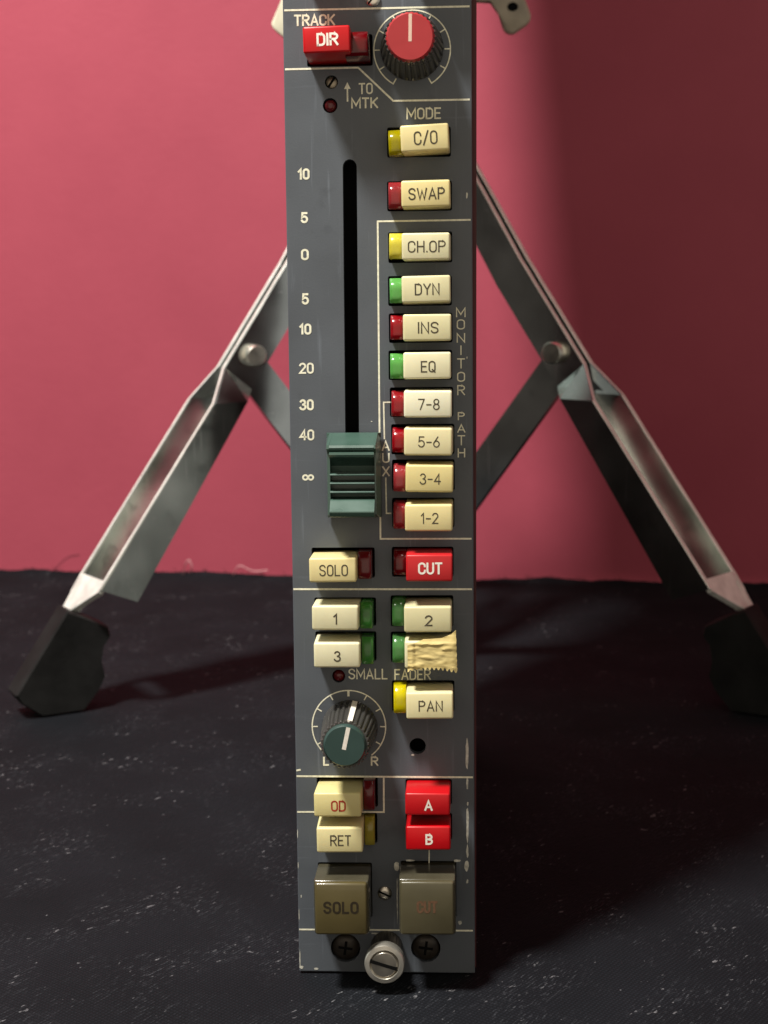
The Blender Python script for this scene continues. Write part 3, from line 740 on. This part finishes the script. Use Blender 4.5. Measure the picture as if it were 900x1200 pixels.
# screws, pilot lenses
def slotted(name, u, w, r, h, ang, mat, par=None):
    bm_ = bmesh.new()
    lathe(bm_, [(r, 0), (r, h * .5), (r * .8, h * .9), (r * .45, h)], 32)
    o = link(name, bm_, mat, strip, (u, -.01, w), smooth=True)
    bm_ = bmesh.new(); box(bm_, -r * .95, r * .95, -h - .03, -h * .55, -r * .13, r * .13)
    link('screw_slot', bm_, 'black', o, rot=(0, R(ang), 0))
slotted('screw', -.29, 17.9, 1.5, .75, 25, 'nickel')
slotted('screw', -.8, 204.85, 1.5, .7, -50, 'nickel')
bm = bmesh.new(); lathe(bm, [(1.2, -1.6), (1.2, -.7), (.6, -.4)], 24)
o = link('trimmer', bm, 'brass', strip, (-9.41, 0, 188.64), smooth=True)
bm = bmesh.new(); box(bm, -1.1, 1.1, .2, .6, -.22, .22); link('screw_slot', bm, 'black', o, rot=(0, R(-55), 0))
for u, w in ((-9.74, 183.98), (-9.61, 65.56)):
    bm = bmesh.new(); lathe(bm, [(1.3, -3), (1.3, -.9), (1.05, -.2), (.5, .15)], 24)
    link('pilot_lens', bm, 'lens_dark', strip, (u, 0, w), smooth=True)
for u, w in ((-8.94, 5.45), (8.46, 5.6)):
    bm = bmesh.new(); lathe(bm, [(2.95, -2.5), (2.95, -.8), (2.5, -.25), (1.4, .1)], 32)
    o = link('phillips_screw', bm, 'dark_screw', strip, (u, 0, w), smooth=True)
    bm = bmesh.new()
    box(bm, -1.55, 1.55, -.16, .3, -.28, .28); box(bm, -.28, .28, -.17, .29, -1.55, 1.55)
    link('cross_recess', bm, 'black', o, rot=(0, R(8), 0))
# captive thumb screw at the foot
bm = bmesh.new()
lathe(bm, [(3.3, -.0), (3.3, 6.6), (3.95, 7.0), (4.25, 7.5), (4.25, 9.55), (4.05, 9.9), (3.2, 10.02), (3.05, 9.8), (3.0, 8.9)], 64)
o = link('thumb_screw', bm, 'bright_nickel', strip, (0, 0, 5.95), smooth=True)
bm = bmesh.new()
lathe(bm, [(3.42, .0), (3.42, 6.4), (3.36, 6.62)], 48, lambda k, i: .02 if i % 2 else -.01)
link('screw_shank', bm, 'dark_screw', o)
bm = bmesh.new(); lathe(bm, [(2.95, 8.0), (2.95, 9.5), (2.6, 9.85), (1.2, 9.95)], 40)
o2 = link('screw_head', bm, 'nickel', o, (-.15, 0, -.1), smooth=True)
bm = bmesh.new(); box(bm, -2.9, 2.9, -10.02, -9.0, -.36, .36)
link('screw_slot', bm, 'black', o, (-.15, 0, -.1), rot=(0, R(17), 0))

# ------------------------------------------------------------------ masking tape over one button
tape = None
bm = bmesh.new()
NU, NV = 46, 26
top = [(5.36, 73.9), (6.2, 74.15), (6.98, 74.35), (8.62, 75.1), (10.5, 75.2), (12.47, 75.35), (14.23, 76.05), (15.34, 76.85)]
bot = [(5.36, 68.45), (6.6, 68.85), (7.51, 68.9), (9.8, 69.05), (12.0, 69.0), (13.5, 68.8), (15.6, 68.3)]
def samp(pl, t):
    L_ = [0]
    for a, b_ in zip(pl, pl[1:]): L_.append(L_[-1] + math.hypot(b_[0] - a[0], b_[1] - a[1]))
    d = t * L_[-1]
    for i in range(len(pl) - 1):
        if d <= L_[i + 1] + 1e-9:
            k = (d - L_[i]) / (L_[i + 1] - L_[i]); return (pl[i][0] + (pl[i + 1][0] - pl[i][0]) * k, pl[i][1] + (pl[i + 1][1] - pl[i][1]) * k)
    return pl[-1]
g = []
for j in range(NV + 1):
    row = []
    tv = j / NV
    for i in range(NU + 1):
        tu = i / NU
        a = samp(top, tu); b_ = samp(bot, tu)
        x = a[0] + (b_[0] - a[0]) * tv; z = a[1] + (b_[1] - a[1]) * tv
        if j == NV: z -= .32 * (1 if i % 4 < 2 else -.6) * (1 if tu > .3 else .5)
        if tu > .93: x += .18 * noise.noise(Vector((z * 2.2, 0, 4)))
        h = 8.22 + .10 * abs(noise.noise(Vector((x * .6, 0, z * 2.6)))) + .42 * max(0, noise.noise(Vector((x * .45, 5, z * 1.1)))) 
        if x < 6.9: h += .22 * math.exp(-((x - 6.35) / .45) ** 2)                  # upright crease near the left end
        if z > 74.2: h -= .30 * (z - 74.2)
        if x > 14.5: h -= .32 * (x - 14.5) ** 2
        row.append(bm.verts.new((x, -h, z)))
    g.append(row)
for j in range(NV):
    for i in range(NU):
        bm.faces.new((g[j][i], g[j][i + 1], g[j + 1][i + 1], g[j + 1][i]))
bmesh.ops.recalc_face_normals(bm, faces=bm.faces)
bmesh.ops.solidify(bm, geom=bm.faces[:], thickness=.09)
tape = link('masking_tape', bm, 'tape', smooth=True)
tape.location = Vector((0, 0, .2)) * S; tape.rotation_euler = (LEAN, 0, 0)
tape['label'] = "torn wrinkled scrap of yellow masking tape stuck over the button under the 2 button"; tape['category'] = 'tape'

# ------------------------------------------------------------------ folding stand behind
COLX, COLY = -3.1, 255.0
stand = thing('hardware_stand', "chrome folding tripod stand with black rubber feet, standing behind the channel strip", 'stand', (COLX, COLY, 0))

def leg_frame(p0, az_side):
    s, c = math.sin(R(60)), math.cos(R(60))
    d = Vector((az_side * s, -c, 0)); nn = Vector((-az_side * c, -s, 0))
    P = Vector((p0[0] - COLX, p0[1] - COLY, 0))
    return lambda u, v, z: P + d * u - nn * v + Vector((0, 0, z))
def back_frame():
    P = Vector((0, 134, 0))
    return lambda u, v, z: P + Vector((0, u, 0)) + Vector((1, 0, 0)) * (v - 2) + Vector((0, 0, z))

def channel(bm_, fr, st, th=2.5):
    """st: stations (outer u, outer z, web u, web z, v0, v1): a U of sheet steel, open on the outer side"""
    secs = []
    for uo, zo, uw, zw, v0, v1 in st:
        d = Vector((uw - uo, zw - zo)); d.normalize()
        wi = (uw - d.x * th, zw - d.y * th)
        secs.append([bm_.verts.new(fr(*p)) for p in ((uo, v0, zo), (uw, v0, zw), (uw, v1, zw), (uo, v1, zo), (uo, v1 - th, zo), (wi[0], v1 - th, wi[1]), (wi[0], v0 + th, wi[1]), (uo, v0 + th, zo))])
    for a, b_ in zip(secs, secs[1:]):
        for i in range(8):
            j = (i + 1) % 8
            bm_.faces.new((a[i], a[j], b_[j], b_[i]))
    bm_.faces.new(secs[0]); bm_.faces.new(secs[-1])
    for f_ in bm_.faces:
        f_.material_index = 0
    for a, b_ in zip(secs, secs[1:]):
        for i in (7, 3):
            bm_.faces.ensure_lookup_table()
            for f_ in a[i].link_faces:
                if {a[i], a[(i + 1) % 8], b_[i], b_[(i + 1) % 8]} == set(f_.verts): f_.material_index = 1
    es = [bm_.edges.get((a[i], b_[i])) for a, b_ in zip(secs, secs[1:]) for i in (0, 3, 4, 7)]
    bmesh.ops.bevel(bm_, geom=es, offset=.45, segments=3, profile=.5, affect='EDGES')

def bar(bm_, fr, a, b_, wid, v0, v1):
    d = Vector((b_[0] - a[0], b_[1] - a[1])).normalized(); n_ = Vector((-d.y, d.x)) * wid / 2
    q = [(a[0] + n_.x, a[1] + n_.y), (b_[0] + n_.x, b_[1] + n_.y), (b_[0] - n_.x, b_[1] - n_.y), (a[0] - n_.x, a[1] - n_.y)]
    f0 = [bm_.verts.new(fr(u, v0, z)) for u, z in q]; f1 = [bm_.verts.new(fr(u, v1, z)) for u, z in q]
    bm_.faces.new(f0); bm_.faces.new(f1)
    for i in range(4): bm_.faces.new((f0[i], f0[(i + 1) % 4], f1[(i + 1) % 4], f1[i]))

HUB = 134.2
def make_leg(fr, side):
    W = 26
    st = [  # top at the hub ... squeezed neck ... wide lower half
        (-HUB + 9, 213.5, -HUB + 3.5, 202, -2, 6),
        (-86.3, 151.4, -95.6, 142.5, -2, 6),
        (-61.6, 115.8, -71.6, 107.8, -2, 6),
        (-54.3, 104.2, -66.8, 104.4, -10, 16),
        (-11.6, 44.0, -24.6, 38.6, -10, 16),
    ]
    bm_ = bmesh.new(); channel(bm_, fr, st)
    lg = link('leg', bm_, 'chrome', stand); lg.data.materials.append(M['cut_edge'])
    bm_ = bmesh.new()                                             # pinched tongue into the rubber boot
    tri = [(-13.6, -9.0, 46.8), (-12.6, 15.8, 45.4), (-9.0, 15.8, 39.8), (-4.6, 12.5, 32.5), (-5.6, 8.5, 33.6), (-11.2, -9.0, 43.2)]
    A_ = [bm_.verts.new(fr(u, v, z)) for u, v, z in tri]; B_ = [bm_.verts.new(fr(u - 1.5, v, z - 1.0)) for u, v, z in tri]
    bm_.faces.new(A_); bm_.faces.new(B_)
    for i in range(len(tri)):
        j = (i + 1) % len(tri)
        f_ = bm_.faces.new((A_[i], A_[j], B_[j], B_[i])); f_.material_index = 1
    q = [(-10.6, 42.6), (-9.0, 39.8), (-4.2, 32.0), (-8.5, 29.5), (-14.5, 36.5)]
    A_ = [bm_.verts.new(fr(u, 12.6, z)) for u, z in q]; B_ = [bm_.verts.new(fr(u, 15.2, z)) for u, z in q]
    bm_.faces.new(A_); bm_.faces.new(B_)
    for i in range(len(q)):
        j = (i + 1) % len(q); bm_.faces.new((A_[i], A_[j], B_[j], B_[i]))
    lt = link('leg_tip', bm_, 'cut_edge', lg); lt.data.materials.append(M['cut_edge'])
    bm_ = bmesh.new()                                             # pivot rivet
    c0 = Vector((-72.3, 0, 119.3)); rings = []
    for r_, v_ in ((3.9, -1.5), (3.9, -5.2), (3.3, -6.0), (.6, -6.1)):
        rings.append([bm_.verts.new(fr(-72.3 + r_ * math.cos(2 * math.pi * i / 28), v_, 119.6 + r_ * math.sin(2 * math.pi * i / 28))) for i in range(28)])
    for a, b_ in zip(rings, rings[1:]):
        for i in range(28): bm_.faces.new((a[i], a[(i + 1) % 28], b_[(i + 1) % 28], b_[i]))
    bm_.faces.new(rings[-1])
    link('rivet', bm_, 'nickel', lg, smooth=True)
    # rubber boot
    prof_ = [(-4.6, 35.0), (-1.2, 34.2), (-9.0, 32.8), (-17.7, 26.9), (-15.2, 21.5), (-14.6, 16.8), (-15.4, 10.6), (-11.5, 4.5), (-7.4, .3), (7.0, .2), (13.5, 5.5), (16.5, 8.4), (14.4, 12.0)]
    prof_ = [(-3.2, 35.8), (-10.5, 32.2), (-17.2, 28.6), (-17.9, 25.6), (-15.4, 22.0), (-14.4, 16.8), (-15.4, 11.2), (-13.0, 6.4), (-7.4, .2), (7.3, .2), (14.2, 5.6), (15.8, 8.6)]
    bm_ = bmesh.new()
    rows_ = []
    for v_, k in ((0, .97), (1.2, 1), (11.5, 1), (13, .95)):
        cu, cz = -1.5, 17
        rows_.append([bm_.verts.new(fr(cu + (u - cu) * k, v_, max(.15, cz + (z - cz) * k))) for u, z in prof_])
    for a, b_ in zip(rows_, rows_[1:]):
        for i in range(len(prof_)): bm_.faces.new((a[i], a[(i + 1) % len(prof_)], b_[(i + 1) % len(prof_)], b_[i]))
    bm_.faces.new(rows_[0]); bm_.faces.new(rows_[-1])
    bmesh.ops.bevel(bm_, geom=[e for e in bm_.edges if len(e.link_faces) == 2 and e.calc_face_angle(0) > .9], offset=.5, segments=2, profile=.5, affect='EDGES')
    link('rubber_foot', bm_, 'rubber', lg)
    bm_ = bmesh.new(); bar(bm_, fr, (-70.5, 117.5), (-126.0, 46.0), 12.5, .6, 3.4)
    link('brace', bm_, 'chrome', stand)
make_leg(leg_frame((-119.4, 188.7), -1), -1)
make_leg(leg_frame((113.2, 189.3), 1), 1)
make_leg(back_frame(), 0)

def tube(bm_, r, z0, z1, n_=32, bev=.6):
    rings = []
    for rr, z in ((r - bev, z0), (r, z0 + bev), (r, z1 - bev), (r - bev, z1)):
        rings.append([bm_.verts.new((rr * math.cos(2 * math.pi * i / n_), rr * math.sin(2 * math.pi * i / n_), z)) for i in range(n_)])
    for a, b_ in zip(rings, rings[1:]):
        for i in range(n_): bm_.faces.new((a[i], a[(i + 1) % n_], b_[(i + 1) % n_], b_[i]))
    bm_.faces.new(rings[0]); bm_.faces.new(rings[-1])
bm = bmesh.new(); tube(bm, 8, 38, 262); link('column', bm, 'chrome', stand, smooth=True)
bm = bmesh.new(); tube(bm, 11.5, 38, 54); link('lower_collar', bm, 'chrome', stand, smooth=True)
bm = bmesh.new(); tube(bm, 13, 196, 246); uc = link('upper_collar', bm, 'chrome', stand, smooth=True)

# wing bolts on the collar
bm = bmesh.new()
prism(bm, [(14, 243), (24, 248), (36, 246), (42.5, 240), (44.8, 234), (43.8, 231.8), (38, 228), (35.2, 229.2), (33.2, 235.5), (31.6, 240.5), (24, 241.0), (14, 238)], -15, -9.5)
bmesh.ops.bevel(bm, geom=bm.edges[:], offset=1.3, segments=3, profile=.5, affect='EDGES')
wb = link('wing_bolt', bm, 'wing', stand, smooth=True)
bm = bmesh.new()
n = 20
prism(bm, [(38.2 + 1.9 * math.cos(2 * math.pi * i / n), 237.2 + 1.5 * math.sin(2 * math.pi * i / n)) for i in range(n)], -15.06, -14.5)
link('bolt_hole', bm, 'black', wb)
bm = bmesh.new()
prism(bm, [(-14, 244), (-30, 248), (-41.3, 242.5), (-42.3, 240), (-45.6, 233.2), (-44.9, 231.7), (-41.5, 228.8), (-36, 229), (-14, 236)], -15, -8)
bmesh.ops.bevel(bm, geom=bm.edges[:], offset=.8, segments=2, profile=.5, affect='EDGES')
link('wing_bolt', bm, 'wing_pale', stand, smooth=True)

# ------------------------------------------------------------------ loose threads at the cloth edge
def thread(label, pts_, r, mat):
    bm_ = bmesh.new()
    prev = None
    P = [Vector(p) for p in pts_]
    Q = []
    for i in range(len(P) - 1):
        p0 = P[max(0, i - 1)]; p1 = P[i]; p2 = P[i + 1]; p3 = P[min(len(P) - 1, i + 2)]
        for k in range(6):
            t = k / 6
            Q.append(.5 * ((2 * p1) + (p2 - p0) * t + (2 * p0 - 5 * p1 + 4 * p2 - p3) * t * t + (3 * p1 - p0 - 3 * p2 + p3) * t ** 3))
    Q.append(P[-1])
    for q in Q:
        rg = [bm_.verts.new(q + Vector((r * math.cos(a), 0, r * math.sin(a)))) for a in (0, 1.57, 3.14, 4.71)] if False else [bm_.verts.new(q + Vector(o_)) for o_ in ((r, 0, 0), (0, r * .7, r * .7), (-r * .2, 0, -r), (0, -r, 0))]
        if prev:
            for i in range(4): bm_.faces.new((prev[i], prev[(i + 1) % 4], rg[(i + 1) % 4], rg[i]))
        prev = rg
    o_ = link('loose_thread', bm_, mat, smooth=True)
    o_['label'] = label; o_['category'] = 'thread'; o_['group'] = 'loose threads on the cloth edge'
thread("thin dark thread curling up from the cloth edge left of the stand's left leg", [(-184, 419, 1.5), (-180, 418, 6), (-175, 417.5, 9.5), (-170, 417.5, 10.5)], .28, 'thread')
thread("short upright pale thread loop on the cloth edge just right of the left stand leg", [(-119, 416, 1.0), (-117.6, 415, 6), (-115.6, 415, 8.3), (-114.4, 415, 5), (-115.5, 416, 1.5)], .4, 'thread_pale')
thread("pale thread with long tail lying on the cloth edge right beside the channel strip", [(-94, 413, 1), (-92, 412.5, 5), (-89.5, 412.5, 5.8), (-84, 412, 3.4), (-77, 412, 3.8)], .34, 'thread_pale')

# frayed fibres along the cut edge of the cloth
bm = bmesh.new()
for k in range(260):
    x = random.uniform(-260, 230)
    y = wall_y(x) - random.uniform(2, 5); z = cloth_z(x, y) + .1
    a = Vector((x, y, z)); d = Vector((random.uniform(-1, 1), random.uniform(-.3, .6), random.uniform(.1, .9))).normalized() * random.uniform(1.2, 3.4)
    b_ = a + d * .55 + Vector((0, 0, .25)); c_ = a + d
    c_.y = min(c_.y, wall_y(c_.x) - .3); w_ = Vector((.09, 0, .09))
    v = [bm.verts.new(p) for p in (a - w_, a + w_, b_ + w_, b_ - w_, c_)]
    bm.faces.new((v[0], v[1], v[2], v[3])); bm.faces.new((v[3], v[2], v[4]))
o = link('frayed_fibres', bm, 'thread')
o['kind'] = 'stuff'; o['label'] = "short black fibres fraying along the back edge of the black cloth"; o['category'] = 'fibres'
